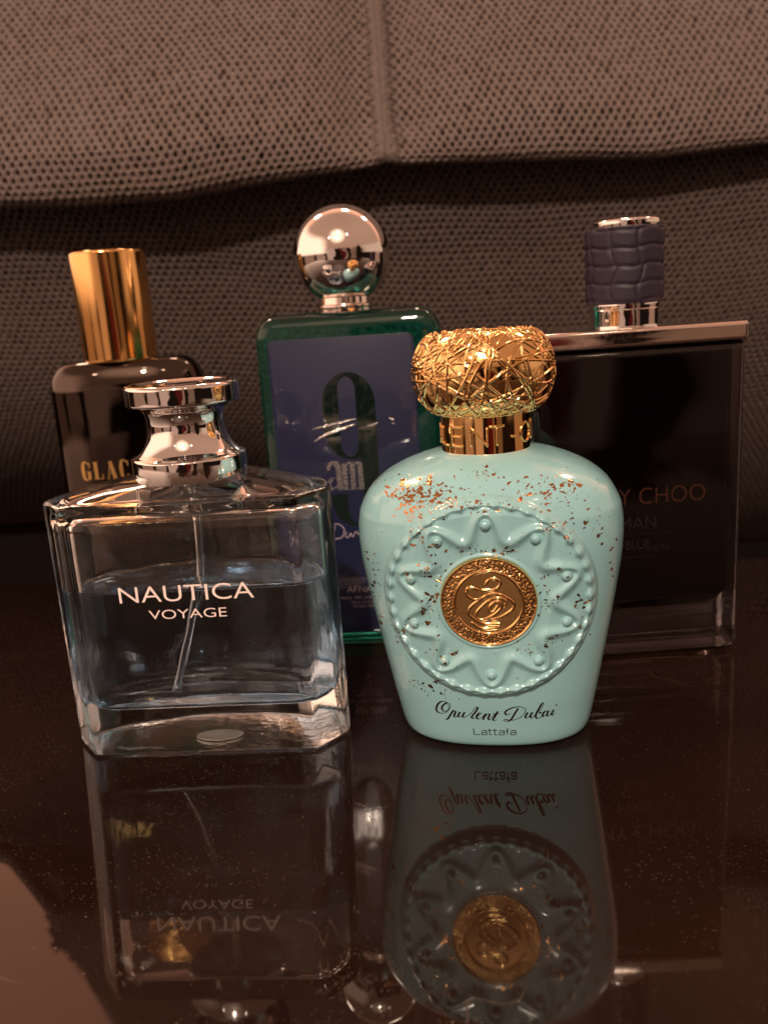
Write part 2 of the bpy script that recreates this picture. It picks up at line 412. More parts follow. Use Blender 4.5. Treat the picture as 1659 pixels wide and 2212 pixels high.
def sheet(fn, xs, ss, off, sign):
    A, B = np.meshgrid(xs, ss); N_ = normal(fn, np.full_like(A, .3), B)
    P = fn(A, B) + sign * N_ * off
    n = len(xs); V = P.reshape(-1, 3)
    F = [(j * n + i, j * n + i + 1, (j + 1) * n + i + 1, (j + 1) * n + i) for j in range(len(ss) - 1) for i in range(n - 1)]
    return V, F
def xleft(z): return np.interp(z, [0, .10, .135, .17, .193, .246, .37, .45, .6], [-.250, -.245, -.237, -.222, -.2085, -.2005, -.190, -.180, -.165])
def xlow(z): return 1.10 * xleft(z) - .30 * np.clip((.185 - z) / .11, 0, 1) ** 1.5
XR = .34; STOP = .42
ux = lambda x, s: upper(x, s)
def kl(x, s): return x < XS - .0045 and x > xleft(.199 + .93 * s)
def kr(x, s): return x > XS + .0045 and x < XR
def warpL(x, s):
    d = np.clip((XS - x) / .25, 0, 1)
    return x + .010 * np.sin(s * 18) * d * (1 - d) * 2, s + .035 * d * (1 - d) * np.clip(s / .05, 0, 1)
def warpR(x, s):
    d = np.clip((x - XS) / .25, 0, 1)
    return x - .008 * np.sin(s * 15 + .4) * d * (1 - d) * 2, s + .03 * d * (1 - d) * np.clip(s / .05, 0, 1)
V, F = lattice(upper, -.30, XS, -.024, STOP, kl, -1.0 if normal(upper, np.array([.1]), np.array([.05]))[0][1] > 0 else 1.0, warp=warpL)
SG = -1.0 if normal(upper, np.array([.1]), np.array([.05]))[0][1] > 0 else 1.0
mesh('upper_panel', V, F, FABRIC, seat)
V, F = lattice(upper, XS, XR, -.024, STOP, kr, SG, warp=warpR)
mesh('upper_panel', V, F, FABRIC, seat)
V, F = sheet(upper, np.linspace(XS - .0075, XS + .0075, 48), np.linspace(-.024, STOP, 500), 0, SG)
# the seam: a flat tape of puckered yarn
A, B = np.meshgrid(np.linspace(XS - .0075, XS + .0075, 48), np.linspace(-.024, STOP, 500))
pk = .0004 * np.sin(A * 2 * PI / .0031) * np.sin(B * 2 * PI / .0043 + 3 * np.sin(A * 900)) + .0003 * rng.normal(0, 1, A.shape)
pk = pk - .0012 * np.exp(-((A - XS) / .0006) ** 2) - .0012 * (np.abs(A - XS) > .0066)
Pn = upper(A, B) + SG * normal(upper, A, B) * (pk[..., None] - .0005)
V = Pn.reshape(-1, 3)
mesh('seam', V, F, FABRIC, seat)
# lining behind the holes
Vs_, Fs_ = sheet(upper, np.linspace(-.29, XR, 420), np.linspace(-.026, STOP, 220), -.0046, SG)
keepF = [q for q in Fs_ if Vs_[q[0]][0] > xleft(Vs_[q[0]][2]) + .004]
mesh('lining', Vs_, keepF, LINING, seat)
SL = -1.0 if normal(lower, np.array([.1]), np.array([.05]))[0][1] > 0 else 1.0
def warpD(x, s): return x + .006 * np.sin(s * 24 + 5 * x), s + .012 * np.sin(7 * x + .6)
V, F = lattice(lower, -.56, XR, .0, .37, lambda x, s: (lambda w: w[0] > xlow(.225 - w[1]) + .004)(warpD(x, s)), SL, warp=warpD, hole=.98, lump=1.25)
lowp = mesh('lower_panel', V, F, FABRIC_SHADED, seat)
Vs_, Fs_ = sheet(lower, np.linspace(-.56, XR, 110), np.linspace(-.02, .40, 140), -.0042, SL)
mesh('lower_lining', Vs_, [q for q in Fs_ if Vs_[q[0]][0] > xlow(Vs_[q[0]][2]) + .008], LINING, seat)

V, F = sheet(lambda x, q: np.stack([x, .66 + 0 * q, .19 - q], -1), np.linspace(-.9, .9, 20), np.linspace(0, .6, 12), 0, 1)
mesh('shade_sheet', V, F, LINING, seat)  # added dark sheet, stands in for the shade below and behind the lower panel
zl_ = np.linspace(.085, .178, 24); zu_ = np.linspace(.196, .58, 40)
pl = lower(xlow(zl_) + .003, .225 - zl_); pu = np.stack([xleft(zu_), .463 + .40 * np.maximum(zu_ - .2, 0) / .93, zu_], 1)
V, F = tube(spline(np.concatenate([pl, pu]), 3), .0052, 14); mesh('piping', V, F, FABRIC, seat)

# ------------------------------------------------------------------ 1. clear square-shouldered bottle, half full, chrome spool cap
B1 = thing('perfume_bottle', 'clear glass bottle half full of pale blue perfume with a chrome spool-shaped cap', 'perfume bottle', (-.0594, .2363, .0004), math.atan2(-.0049, .0691), 'perfume bottles on the table')
def dshape(ins=0.0, n=240, rc=.0008, mid=0.0):
    P = [(-.0347, 0.0), (.0347, 0.0), (.0434, .0104)]
    for tt in np.linspace(8, 172, 26):
        a = math.radians(tt); P.append((.0434 * math.cos(a), .0120 + .0300 * math.sin(a) ** .95))
    P.append((-.0434, .0104))
    P = np.array(P)
    # even resample with softened corners
    def resample(Q, m):
        Q = np.vstack([Q, Q[0]]); L = np.concatenate([[0], np.cumsum(np.linalg.norm(np.diff(Q, axis=0), axis=1))]); tt = np.linspace(0, L[-1], m, endpoint=False)
        return np.stack([np.interp(tt, L, Q[:, 0]), np.interp(tt, L, Q[:, 1])], 1), L[-1]
    Q, Lt = resample(P, 960)
    k = max(3, int((rc + .25 * ins) / Lt * 960)); ker = np.ones(2 * k + 1) / (2 * k + 1)
    for _ in range(2):
        Q = np.stack([np.convolve(np.concatenate([Q[-k:, i], Q[:, i], Q[:k, i]]), ker, 'valid') for i in (0, 1)], 1)
    T = np.roll(Q, -1, 0) - np.roll(Q, 1, 0); T /= np.linalg.norm(T, axis=1)[:, None]; N = np.stack([-T[:, 1], T[:, 0]], 1)
    return (Q + N * ins)[::4]
CY = .0212
def ring_d(z, ins, rc=.0008, zf=None):
    q = dshape(ins, rc=rc); return np.stack([q[:, 0], q[:, 1], np.full(len(q), z)], 1)
def to_circle(ring, r, f, z):
    d = ring[:, :2] - np.array([0, CY]); a = np.arctan2(d[:, 1], d[:, 0]); c = np.stack([r * np.cos(a), CY + r * np.sin(a)], 1)
    q = ring[:, :2] * (1 - f) + c * f; return np.stack([q[:, 0], q[:, 1], np.full(len(q), z)], 1)
zt = .0792
base_r = ring_d(0, 0)
outer = []
for tt in np.linspace(0, PI / 2, 5): outer.append(ring_d(.0011 - .0011 * math.sin(PI / 2 - tt) * 1.0, .0011 - .0011 * math.sin(tt)))
outer[0][:, 2] = 0.0
for z in np.linspace(.004, zt - .002, 14): outer.append(ring_d(z, 0))
for tt in np.linspace(0, PI / 2, 6)[1:]: outer.append(ring_d(zt - .0018 + .0018 * math.sin(tt), .0018 - .0018 * math.cos(tt)))
tb = ring_d(zt, .0018, rc=.0045)
for f in np.linspace(.08, 1, 14): outer.append(to_circle(tb, .0125, f, zt + .0048 * (1 - (1 - f) ** 1.6)))
outer.append(to_circle(tb, .0125, 1, .0862)); 
Vo, Fo = loft(outer, True, True)
inner = []
zi0, zi1 = .0125, .0748
for tt in np.linspace(0, PI / 2, 8): inner.append(ring_d(zi0 + .0065 - .0065 * math.cos(tt) if True else 0, .0043 + .0065 - .0065 * math.sin(tt), rc=.003))
for z in np.linspace(zi0 + .009, zi1 - .005, 10): inner.append(ring_d(z, .0043, rc=.003))
for tt in np.linspace(0, PI / 2, 7)[1:]: inner.append(ring_d(zi1 - .0035 + .0035 * math.sin(tt), .0043 + .0035 - .0035 * math.cos(tt), rc=.003))
ti = ring_d(zi1, .0078, rc=.003)
for f in np.linspace(.1, 1, 10): inner.append(to_circle(ti, .0065, f, zi1 + .0032 * f))
inner.append(to_circle(ti, .0065, 1, .0845))
Vi, Fi = loft(inner, True, True)
A_ = Acc().add(Vo, Fo).add(Vi, [q[::-1] for q in Fi])
gb = mesh('glass_body', A_.v, A_.f, CLEAR, B1, sharp=50)
gb.data.materials.append(glass('stippled_foot_glass', (0.97, 0.96, 0.94), 1.5, 0.13, 2e-4, 300))      # the underside is stippled
for p_ in gb.data.polygons:
    if p_.center.z < .0009 and abs(p_.normal.z) > .5: p_.material_index = 1
zl = .0522; liq = []
for tt in np.linspace(0, PI / 2, 8): liq.append(ring_d(zi0 - .0001 + .0065 - .0065 * math.cos(tt), .0042 + .0065 - .0065 * math.sin(tt), rc=.003))
for z in np.linspace(zi0 + .009, zl - .0008, 8): liq.append(ring_d(z, .0042, rc=.003))
liq += [ring_d(zl - q, i_, rc=.003) for q, i_ in ((.0000, .00425), (.0005, .0045), (.0009, .0049), (.0012, .0056), (.0014, .0066), (.0015, .0082))]
V, F = loft(liq); mesh('perfume', V, F, LIQUID, B1, sharp=60)
tp = spline([(.0005, CY, .080), (.0004, CY, .066), (-.0005, CY, .052), (-.0045, CY + .001, .036), (-.0120, CY + .001, .0135)], 10)
V, F = tube(tp, .00125, 14); mesh('dip_tube', V, F, PLASTIC, B1)
V, F = lathe([(.0001, .0), (.0075, .0), (.0075, .0004), (.0001, .0004)], 48); V = V * np.array([1.0, .75, 1]) + np.array([.002, .017, .0002]); mesh('frosted_mark', V, F, FROST, B1, sharp=30)
V, F = text2d('NAUTICA', .0052, .0400, thin=-.006); mesh('brand_lettering', front(V, .0002, .0494, -.00012), F, WHITE_INK, B1, smooth=False)
V, F = text2d('VOYAGE', .0030, .0232, thin=-.006); mesh('name_lettering', front(V, .0, .0440, -.00012), F, WHITE_INK, B1, smooth=False)
flare = [tuple(p) for p in spline([(.0158, .0897), (.0140, .0912), (.0124, .0938), (.0115, .0970), (.0114, .1000), (.0121, .1026), (.0134, .1041)], 6)]
cap = fillet([(.0002, .0822), (.0164, .0822), (.0171, .0826), (.0171, .0890), (.0166, .0895)], .0004, 4) + flare + fillet([(.0150, .1046), (.0166, .1049), (.0169, .1054), (.0169, .1102), (.0163, .1110), (.0149, .1111), (.0141, .1105), (.0062, .1104), (.0053, .1108), (.0002, .1109)], .0004, 4)
V, F = lathe(cap, 128, (0, CY), True, True); mesh('spool_cap', V, F, CHROME, B1, sharp=35)
V, F = lathe(fillet([(.0128, .0855), (.0158, .0815), (.0160, .0824)], .0002), 96, (0, CY), False, False)

# ------------------------------------------------------------------ 2. turquoise bottle with gilded relief and gold cap
B2 = thing('perfume_bottle', 'turquoise lacquered bottle flecked with gold leaf, relief sun and medallion, round woven gold cap', 'perfume bottle', (.0311, .2465, .0003), math.radians(-9), 'perfume bottles on the table')
from numpy import interp
pz = np.array([0, .0012, .004, .0105, .0185, .035, .0523, .0600, .0650, .0690, .0720, .0765, .0800, .0825, .0845, .0860, .0870])
pa = np.array([.0262, .0280, .0291, .0305, .0320, .0350, .0379, .0387, .0388, .0384, .0376, .0350, .0312, .0268, .0220, .0172, .0131])
pb = np.array([.0178, .0194, .0205, .0220, .0238, .0263, .0284, .0294, .0297, .0296, .0292, .0278, .0255, .0226, .0194, .0160, .0131])
# smooth profile through arc length
arc = np.concatenate([[0], np.cumsum(np.hypot(np.diff(pz), np.diff(pa)))])
fine = spline(np.stack([pz, pa, pb], 1), 24)
RC_Z, RC_R = .0492, .0290
star = []
for tt in np.linspace(0, 2 * PI, 721):
    c = .5 + .5 * math.cos(10 * (tt - PI / 2)); r = .0181 + .0073 * c ** 1.15; star.append((r * math.cos(tt), r * math.sin(tt)))
star = np.array(star[:-1]); starw = np.array([.00115 + .00085 * (.5 - .5 * math.cos(10 * (tt - PI / 2))) for tt in np.linspace(0, 2 * PI, 721)[:-1]])
def bulge(d, w): return np.sqrt(np.clip(1 - (d / w) ** 2, 0, 1))
def softb(d, w): return np.exp(-(d / w) ** 2 * 1.3)
def relief(x, z):
    """height of the moulded ornament over the plain bottle, front view coordinates"""
    dx = x - 0.0; dz = z - RC_Z; r = np.hypot(dx, dz); a = np.arctan2(dz, dx)
    h = np.zeros_like(r)
    near = r < RC_R + .003
    d = np.full(r.shape, 1.0); w = np.full(r.shape, .001)
    P = np.stack([dx[near], dz[near]], 1); dd = []; ww = []
    for k in range(0, len(P), 4000):
        D = np.linalg.norm(P[k:k + 4000, None] - star[None], axis=2); i = D.argmin(1); dd.append(D[np.arange(len(i)), i]); ww.append(starw[i])
    if dd: d[near] = np.concatenate(dd); w[near] = np.concatenate(ww)
    h += .0013 * softb(d, w)
    for k in range(10):
        t0 = PI / 2 + k * 2 * PI / 10; bx, bz = .0222 * math.cos(t0), .0222 * math.sin(t0)
        h = np.maximum(h, .0017 * bulge(np.hypot(dx - bx, dz - bz), .00155))
    bead = .5 + .5 * np.cos(38 * a)
    h = np.maximum(h, (.0006 + .0008 * bead) * softb(r - (RC_R - .0014), .00066 + .00042 * bead))
    h += .0005 * softb(r - .0136, .0006) - .0004 * np.exp(-(np.clip(r - .0118, 0, 1) / .0012) ** 2) * (r < .0165)
    return h
def body_pt(x_u, zf, af, bf, side):
    pass
EXP = 2.45
def section(tt, a, b):
    c, s = np.cos(tt), np.sin(tt)
    return a * np.sign(c) * np.abs(c) ** (2 / EXP), b * np.sign(s) * np.abs(s) ** (2 / EXP)
def disc_push(x, z):
    """the front is moulded as a shallow flat roundel; how far it stands proud of the plain section"""
    r = np.hypot(x, z - RC_Z)
    a = interp(z, fine[:, 0], fine[:, 1]); b = interp(z, fine[:, 0], fine[:, 2])
    y = b * np.clip(1 - np.clip(np.abs(x) / a, 0, 1) ** EXP, 0, 1) ** (1 / EXP)
    plane = .0284 + (z - RC_Z) * .085 - .9 * x * x * 1.4
    push = np.clip(plane - y, -.0005, .0018)
    f = np.clip((RC_R + .0010 - r) / .0012, 0, 1); f = f * f * (3 - 2 * f)
    return push * f
def yfront(x, z, ornament=True):
    x = np.asarray(x, float); z = np.asarray(z, float)
    a = interp(z, fine[:, 0], fine[:, 1]); b = interp(z, fine[:, 0], fine[:, 2])
    y = b * np.clip(1 - np.clip(np.abs(x) / a, 0, 1) ** EXP, 0, 1) ** (1 / EXP)
    return -(y + disc_push(x, z) + (relief(x, z) if ornament else 0))
# front half dense in angle, back half coarse
nf = 620
tf = np.linspace(PI, 2 * PI, nf); xs_even = -np.cos(np.linspace(0, PI, nf))
# choose angles so that the front points are evenly spaced in x
xw = np.linspace(-1, 1, nf); xw = .75 * xw + .25 * np.sin(xw * PI / 2); cth = np.sign(xw) * np.abs(xw) ** (EXP / 2)
tF = 2 * PI - np.arccos(np.clip(cth, -1, 1)); tF[0], tF[-1] = PI, 2 * PI
tB = np.linspace(0, PI, 70)[1:-1]
TH = np.concatenate([tF, tB])
zz = []
dens = np.concatenate([np.linspace(0, .012, 34, endpoint=False), np.linspace(.012, .0815, 470, endpoint=False), np.linspace(.0815, .0870, 40)])
ringsB = []
for z in dens:
    a = interp(z, fine[:, 0], fine[:, 1]); b = interp(z, fine[:, 0], fine[:, 2]); x, y = section(TH, a, b); ringsB.append(np.stack([x, y, np.full(len(x), z)], 1))
G = np.array(ringsB); fr = np.zeros(G.shape[:2], bool); fr[:, :nf] = True
xx, zz_ = G[:, :nf, 0], G[:, :nf, 2]
mask = np.hypot(xx, zz_ - RC_Z) < RC_R + .004
add = np.zeros(xx.shape); add[mask] = disc_push(xx[mask], zz_[mask]) + relief(xx[mask], zz_[mask])
# push straight forward along the section, more along the surface normal towards the shoulder
G[:, :nf, 1] -= add
V, F = loft(list(G), True, True)
mesh('lacquered_body', V, F, TURQ, B2)

# gold leaf: torn flakes lying on the lacquer, denser in drifts
def flake(cx, cz, r, stretch, ang):
    n = rng.integers(5, 9); t_ = np.sort(rng.uniform(0, 2 * PI, n)); rr = r * rng.uniform(.35, 1.0, n)
    x = rr * np.cos(t_) * stretch; z = rr * np.sin(t_); c, s = math.cos(ang), math.sin(ang)
    return np.stack([cx + x * c - z * s, cz + x * s + z * c], 1)
drifts = [(-.0205, .0785, .0050, .0020, 170, 1.7), (-.0125, .0800, .0050, .0020, 80, 1.35), (-.017, .0745, .0050, .0016, 60, 1.0), (-.006, .0772, .003, .0014, 30, 1.0), (.0000, .0835, .002, .0008, 26, .9),
          (.0165, .0795, .0058, .0017, 90, 1.25), (.0215, .0765, .0045, .002, 40, .8), (.0185, .0715, .0028, .0018, 34, .9), (.0225, .068, .0012, .0012, 6, 1.2), (.0285, .071, .002, .002, 22, .9),
          (-.0015, .0765, .003, .0007, 26, 1.0), (.0045, .0760, .003, .0008, 26, 1.0), (-.018, .0705, .0016, .0022, 18, 1.0), (-.0185, .0665, .0014, .0014, 14, 1.0), (.0170, .0705, .0012, .001, 12, 1.2), (.0215, .0665, .001, .001, 8, 1.2),
          (-.0075, .0640, .0035, .0007, 26, 1.0), (.0050, .0635, .0012, .0007, 14, 1.1), (-.0138, .0660, .001, .001, 12, 1.0), (-.0155, .0595, .0018, .0024, 36, 1.1), (-.0225, .0570, .002, .001, 22, 1.0), (-.0330, .056, .0012, .005, 30, .9), (-.0325, .046, .0012, .005, 34, .9),
          (-.0155, .0500, .0016, .0012, 26, 1.2), (-.0178, .0472, .001, .0014, 16, 1.2), (.0165, .0495, .0010, .0022, 26, .9), (-.0225, .0415, .0010, .0018, 18, 1.0), (.0265, .0468, .002, .0014, 18, 1.1),
          (-.0150, .0350, .0020, .001, 12, 1.0), (.0165, .0370, .0014, .0012, 14, 1.3), (-.0270, .038, .0012, .003, 18, .8), (.0250, .0400, .0008, .0008, 7, 1.1), (.0005, .0610, .001, .0008, 7, 1.0), (.0195, .0580, .001, .0008, 6, 1.0),
          (-.0205, .0205, .0020, .0016, 22, 1.0), (-.0145, .0185, .002, .0012, 14, 1.0), (-.0155, .0235, .0012, .0010, 8, 1.0), (-.0110, .0330, .002, .0014, 10, .9), (.0120, .0335, .002, .001, 8, .8), (.0345, .056, .0006, .003, 12, 1.0), (.0310, .0660, .0012, .003, 14, 1.0),
          (0, .0492, .0180, .0180, 60, .45), (0, .05, .026, .026, 26, .4), (.001, .0640, .006, .0008, 24, .6), (0, .0350, .008, .001, 20, .6), (-.0145, .0425, .001, .004, 14, .7), (.0148, .054, .001, .004, 14, .7), (-.027, .0135, .003, .006, 14, .6)]
A_ = Acc(); placed = 0
for cx, cz, sxx, szz, nn, sc in drifts:
    for _ in range(nn):
        x0_, z0_ = rng.normal(cx, sxx), rng.normal(cz, szz)
        if np.hypot(x0_, z0_ - RC_Z) < .0137 or not (.004 < z0_ < .0862): continue
        if abs(x0_) > interp(z0_, fine[:, 0], fine[:, 1]) * .985: continue
        r = min(.0011, rng.gamma(1.7, .00016) * sc + .00007)
        P = flake(x0_, z0_, r, rng.uniform(1, 1.9), rng.uniform(0, PI))
        if z0_ > .070: P[:, 1] = z0_ + (P[:, 1] - z0_) * .6
        P = np.vstack([P, [[x0_, z0_]]]); xc = np.clip(P[:, 0], -.99 * interp(P[:, 1], fine[:, 0], fine[:, 1]), .99 * interp(P[:, 1], fine[:, 0], fine[:, 1]))
        y = yfront(xc, P[:, 1]) - .00006
        n_ = len(P) - 1
        A_.add(np.stack([xc, y, P[:, 1]], 1), [(i, (i + 1) % n_, n_) for i in range(n_)])
fl = mesh('gold_leaf_flecks', A_.v, A_.f, COPPER, B2, smooth=False); fl['kind'] = 'stuff'

def drape(V2, F, off, tilt=0.0, sub=True):
    """lay flat lettering on the curved front"""
    return np.stack([V2[:, 0], yfront(V2[:, 0], V2[:, 1], False) - off, V2[:, 1]], 1)
# script line traced as pen strokes (units: 1/1000 of the line's own width, baseline 0)
SCR = [
 [(128, 150), (100, 162), (62, 128), (50, 92), (72, 70), (100, 84), (112, 118), (104, 148), (70, 172), (30, 150), (4, 100), (4, 60), (34, 44), (78, 56), (116, 100), (128, 150)],
 [(150, 92), (120, 40), (96, -4), (76, -16)], [(122, 52), (150, 84), (166, 78), (156, 46), (150, 28), (164, 22), (182, 34)],
 [(206, 78), (186, 42), (190, 26), (206, 30), (232, 62)], [(244, 80), (226, 42), (232, 24), (250, 32)],
 [(250, 32), (300, 76), (340, 132), (356, 128), (330, 78), (300, 34), (312, 18), (336, 30)],
 [(336, 30), (372, 62), (382, 76), (362, 74), (342, 40), (352, 14), (380, 24)],
 [(380, 24), (420, 72), (404, 36), (394, 6)], [(402, 28), (438, 68), (452, 62), (438, 24), (448, 8), (462, 22)],
 [(462, 22), (520, 96), (492, 38), (478, 10), (494, 2), (510, 12)], [(478, 70), (532, 74)],
 [(690, 124), (654, 60), (628, 12), (600, -6), (566, 0), (580, 12), (640, 4), (700, 26), (740, 70), (748, 112), (710, 138), (646, 132), (590, 100), (582, 72), (600, 58), (626, 76)],
 [(768, 78), (748, 40), (752, 22), (770, 28), (796, 62)], [(806, 78), (788, 40), (796, 20), (812, 30)],
 [(812, 30), (866, 90), (900, 148), (888, 158), (858, 104), (832, 44), (838, 14), (862, 12), (888, 34), (892, 62), (874, 70), (862, 56)],
 [(934, 70), (912, 74), (890, 44), (894, 22), (916, 34), (940, 76)], [(940, 76), (924, 36), (934, 22), (952, 36)],
 [(952, 36), (982, 78), (964, 40), (972, 24), (994, 44)], [(1000, 126), (1006, 118)]]
A_ = Acc()
SW = .0345
for k, st in enumerate(SCR):
    P = np.array(st, float) / 1000 * SW
    P[:, 0] += -.0172 + .0004; P[:, 1] = P[:, 1] * 1.02 + .0104
    Vp, Fp = pen(P, .00019, .00058); A_.add(drape(Vp, Fp, .00005 + k * 4e-6), Fp)
mesh('script_lettering', A_.v, A_.f, COPPER_INK, B2, smooth=False)
LAT = {'L': [[(0, 10), (0, 0), (8, 0)]], 'a': [[(0, 7), (6, 7), (6.6, 6.4), (6.6, 0), (.6, 0), (0, .7), (0, 3.2), (.6, 3.8), (6.4, 3.8)]], 't': [[(1, 10), (1, .8), (1.8, 0), (4.6, 0)], [(-.8, 7), (4.6, 7)]], 'f': [[(1, 0), (1, 9), (2, 10), (4, 10)], [(-.8, 6), (4, 6)]]}
A_ = Acc(); xo = 0; kk = 0; strokes = []
for ch in 'Lattafa':
    for st in LAT[ch]:
        strokes.append(np.array([(x + xo, z) for x, z in st]))
    xo += {'L': 10.2, 'a': 9.2, 't': 6.6, 'f': 5.6}[ch]
sc_ = .0122 / (xo - 2.4)
for st in strokes:
    P = st * sc_; P[:, 0] += -.0061; P[:, 1] = P[:, 1] * 1.0 + .0052
    Q = np.concatenate([np.linspace(P[i], P[i + 1], 4, endpoint=False) for i in range(len(P) - 1)] + [P[-1:]])
    Vp, Fp = ribbon(Q, .00026); A_.add(drape(Vp, Fp, .00005 + kk * 3e-6), Fp); kk += 1
mesh('maker_lettering', A_.v, A_.f, COPPER_INK, B2, smooth=False)

# medallion
nr, na = 120, 420
rr = np.concatenate([np.linspace(.0002, .0086, 90), np.linspace(.0087, .0129, 60), np.linspace(.01295, .0134, 6)])
A2, R2 = np.meshgrid(np.linspace(0, 2 * PI, na, endpoint=False), rr)
xm, zm = R2 * np.cos(A2), R2 * np.sin(A2)
cal = [  # flowing calligraphic emblem, unit disc
 [(-.07, .62), (.01, .75), (.20, .81), (.36, .74), (.36, .60), (.26, .48), (.12, .44), (-.18, .44)],
 [(-.28, .45), (-.45, .52), (-.62, .50), (-.66, .33), (-.58, .21), (-.39, .12), (-.20, .17), (-.04, .27), (.20, .33)],
 [(.20, .33), (.47, .24), (.74, .03), (.74, -.18), (.55, -.36), (.26, -.52), (.09, -.56)],
 [(.01, .27), (-.31, .09), (-.58, -.15), (-.61, -.36), (-.42, -.55), (-.15, -.70), (.31, -.70)],
 [(.50, -.09), (.53, .06), (.34, .17), (.07, .12), (-.20, -.09), (-.39, -.33), (-.36, -.52), (-.15, -.55), (.15, -.39), (.36, -.18), (.36, 0), (.26, .06), (.07, -.06), (0, -.24), (.12, -.30), (.26, -.12)],
 [(-.53, -.67), (-.26, -.85), (.12, -.86), (.28, -.82)]]
pts = np.concatenate([spline(c, 24) for c in cal]) * .0088
hm = np.zeros(R2.shape); inn = R2 < .0088
P = np.stack([xm[inn], zm[inn]], 1); D = np.concatenate([np.linalg.norm(P[k:k + 3000, None] - pts[None], axis=2).min(1) for k in range(0, len(P), 3000)])
hm[inn] = .00036 * np.exp(-(D / .00025) ** 2)
hm += .0004 * softb(R2 - .0093, .00030) + .0004 * softb(R2 - .01285, .00030)
orn = (R2 > .0097) & (R2 < .0125)
# floral border: rows of curls
curl = np.sin(A2 * 44 + 2.2 * np.sin((R2 - .0097) / .0028 * 2 * PI)) * np.sin((R2 - .0097) / .0028 * 2.5 * PI + 1.5 * np.sin(A2 * 22)) + .6 * rng.normal(0, .6, R2.shape)
hm += np.where(orn, .00014 * curl, 0)
ym = -.00035 * (1 - (R2 / .0134) ** 2) - hm
ym[-6:] += np.linspace(0, .0012, 6)[:, None]
Vm = np.stack([xm, ym, zm], -1).reshape(-1, 3)
tl = math.atan(.085); rot = np.array([[1, 0, 0], [0, math.cos(tl), -math.sin(tl)], [0, math.sin(tl), math.cos(tl)]])
Vm = Vm @ rot.T + np.array([0, -.0288, RC_Z])
nR = len(rr); Fm = [(j * na + i, j * na + (i + 1) % na, (j + 1) * na + (i + 1) % na, (j + 1) * na + i) for j in range(nR - 1) for i in range(na)] + [tuple(range(na - 1, -1, -1))]
Fm = [q[::-1] for q in Fm]
mesh('medallion', Vm, Fm, GOLD_DEEP, B2)

# collar with raised lettering
CR = .0129
V, F = lathe(fillet([(.0002, .0858), (CR + .0003, .0858), (CR + .0003, .0866), (CR, .0869), (CR, .0985), (.0002, .0985)], .0003, 4), 160); col_ = mesh('collar', V, F, GOLD, B2, sharp=35)
A_ = Acc(); ZB, ZH = .0893, .0054; kk = 0
GL = {'O': [spline([(2.4 * math.cos(q), 2.5 + 2.5 * math.sin(q)) for q in np.linspace(0, 2 * PI, 20, endpoint=False)], 3, True)], 'P': [[(0, 0), (0, 5), (2.2, 5), (3.1, 4.4), (3.1, 3.3), (2.2, 2.6), (0, 2.6)]], 'U': [[(0, 5), (0, 1.4), (.7, .3), (2, 0), (3.3, .3), (4, 1.4), (4, 5)]],
      'L': [[(0, 5), (0, 0), (3, 0)]], 'E': [[(3.2, 5), (0, 5), (0, 0), (3.2, 0)], [(0, 2.55), (2.8, 2.55)]], 'N': [[(0, 0), (0, 5), (4.2, 0), (4.2, 5)]], 'T': [[(2, 0), (2, 5)], [(0, 5), (4, 5)]], '-': [[(0, 2.0), (1.6, 2.0)]]}
word = 'OPULENT-OPULENT-'
angs = {}
# letters run round the collar; T sits just right of the middle
seqd = [('T', 7), ('-', 30), ('O', 53), ('P', 80), ('U', 105), ('L', 130), ('E', 152), ('N', 180), ('T', 207), ('-', 230), ('O', 251), ('P', 275), ('U', 298), ('E', 318), ('N', 344)]
seqd = [('N', -15), ('E', -44), ('L', -68), ('U', -94), ('P', -120), ('O', -146), ('-', -170), ('T', 7), ('-', 30), ('O', 54), ('P', 82), ('U', 108), ('L', 134), ('E', 156), ('N', 178)]
for ch, adeg in seqd:
    for st in GL[ch]:
        st = np.array(st, float); wid = {'O': 0, 'P': 3.1, 'U': 4, 'L': 3, 'E': 3.2, 'N': 4.2, 'T': 4, '-': 1.6}[ch]
        Q = np.concatenate([np.linspace(st[i], st[i + 1], 6, endpoint=False) for i in range(len(st) - 1)] + [st[-1:]])
        if ch == 'O': Q = np.vstack([st, st[:1]])
        a = math.radians(adeg - 90 + 9) + (Q[:, 0] - wid / 2) * ZH / 5 / CR
        pts3 = np.stack([(CR + .0001) * np.cos(a), (CR + .0001) * np.sin(a), ZB + Q[:, 1] * ZH / 5], 1)
        V, F = tube(pts3, .00036, 8); A_.add(V, F)
lt = mesh('collar_lettering', A_.v, A_.f, GOLD, B2)
# woven cap
capp = spline([(.0120, .0976), (.0150, .0982), (.0182, .1014), (.0201, .1066), (.0203, .1096), (.0197, .1135), (.0180, .1172), (.0160, .1194), (.0146, .1202), (.0134, .1201), (.0128, .1192), (.0124, .1180), (.0060, .1177), (.0002, .1177)], 8)
car = np.concatenate([[0], np.cumsum(np.linalg.norm(np.diff(capp, axis=0), axis=1))]); Lc = car[8 * 8 + 4]
sg = np.concatenate([np.linspace(0, Lc, 230), np.linspace(Lc, car[-1], 30)[1:]]); tg = np.linspace(0, 2 * PI, 900, endpoint=False)
rg_, zg_ = interp(sg, car, capp[:, 0]), interp(sg, car, capp[:, 1])
dr_, dz_ = np.gradient(rg_, sg), np.gradient(zg_, sg); l_ = np.hypot(dr_, dz_); nr_, nz_ = dz_ / l_, -dr_ / l_
Pc = np.stack([rg_[:, None] * np.cos(tg), rg_[:, None] * np.sin(tg), np.repeat((zg_ - .1085)[:, None], 900, 1)], -1)
Nc = np.stack([nr_[:, None] * np.cos(tg), nr_[:, None] * np.sin(tg), np.repeat(nz_[:, None], 900, 1)], -1)
hc = np.zeros(Pc.shape[:2])
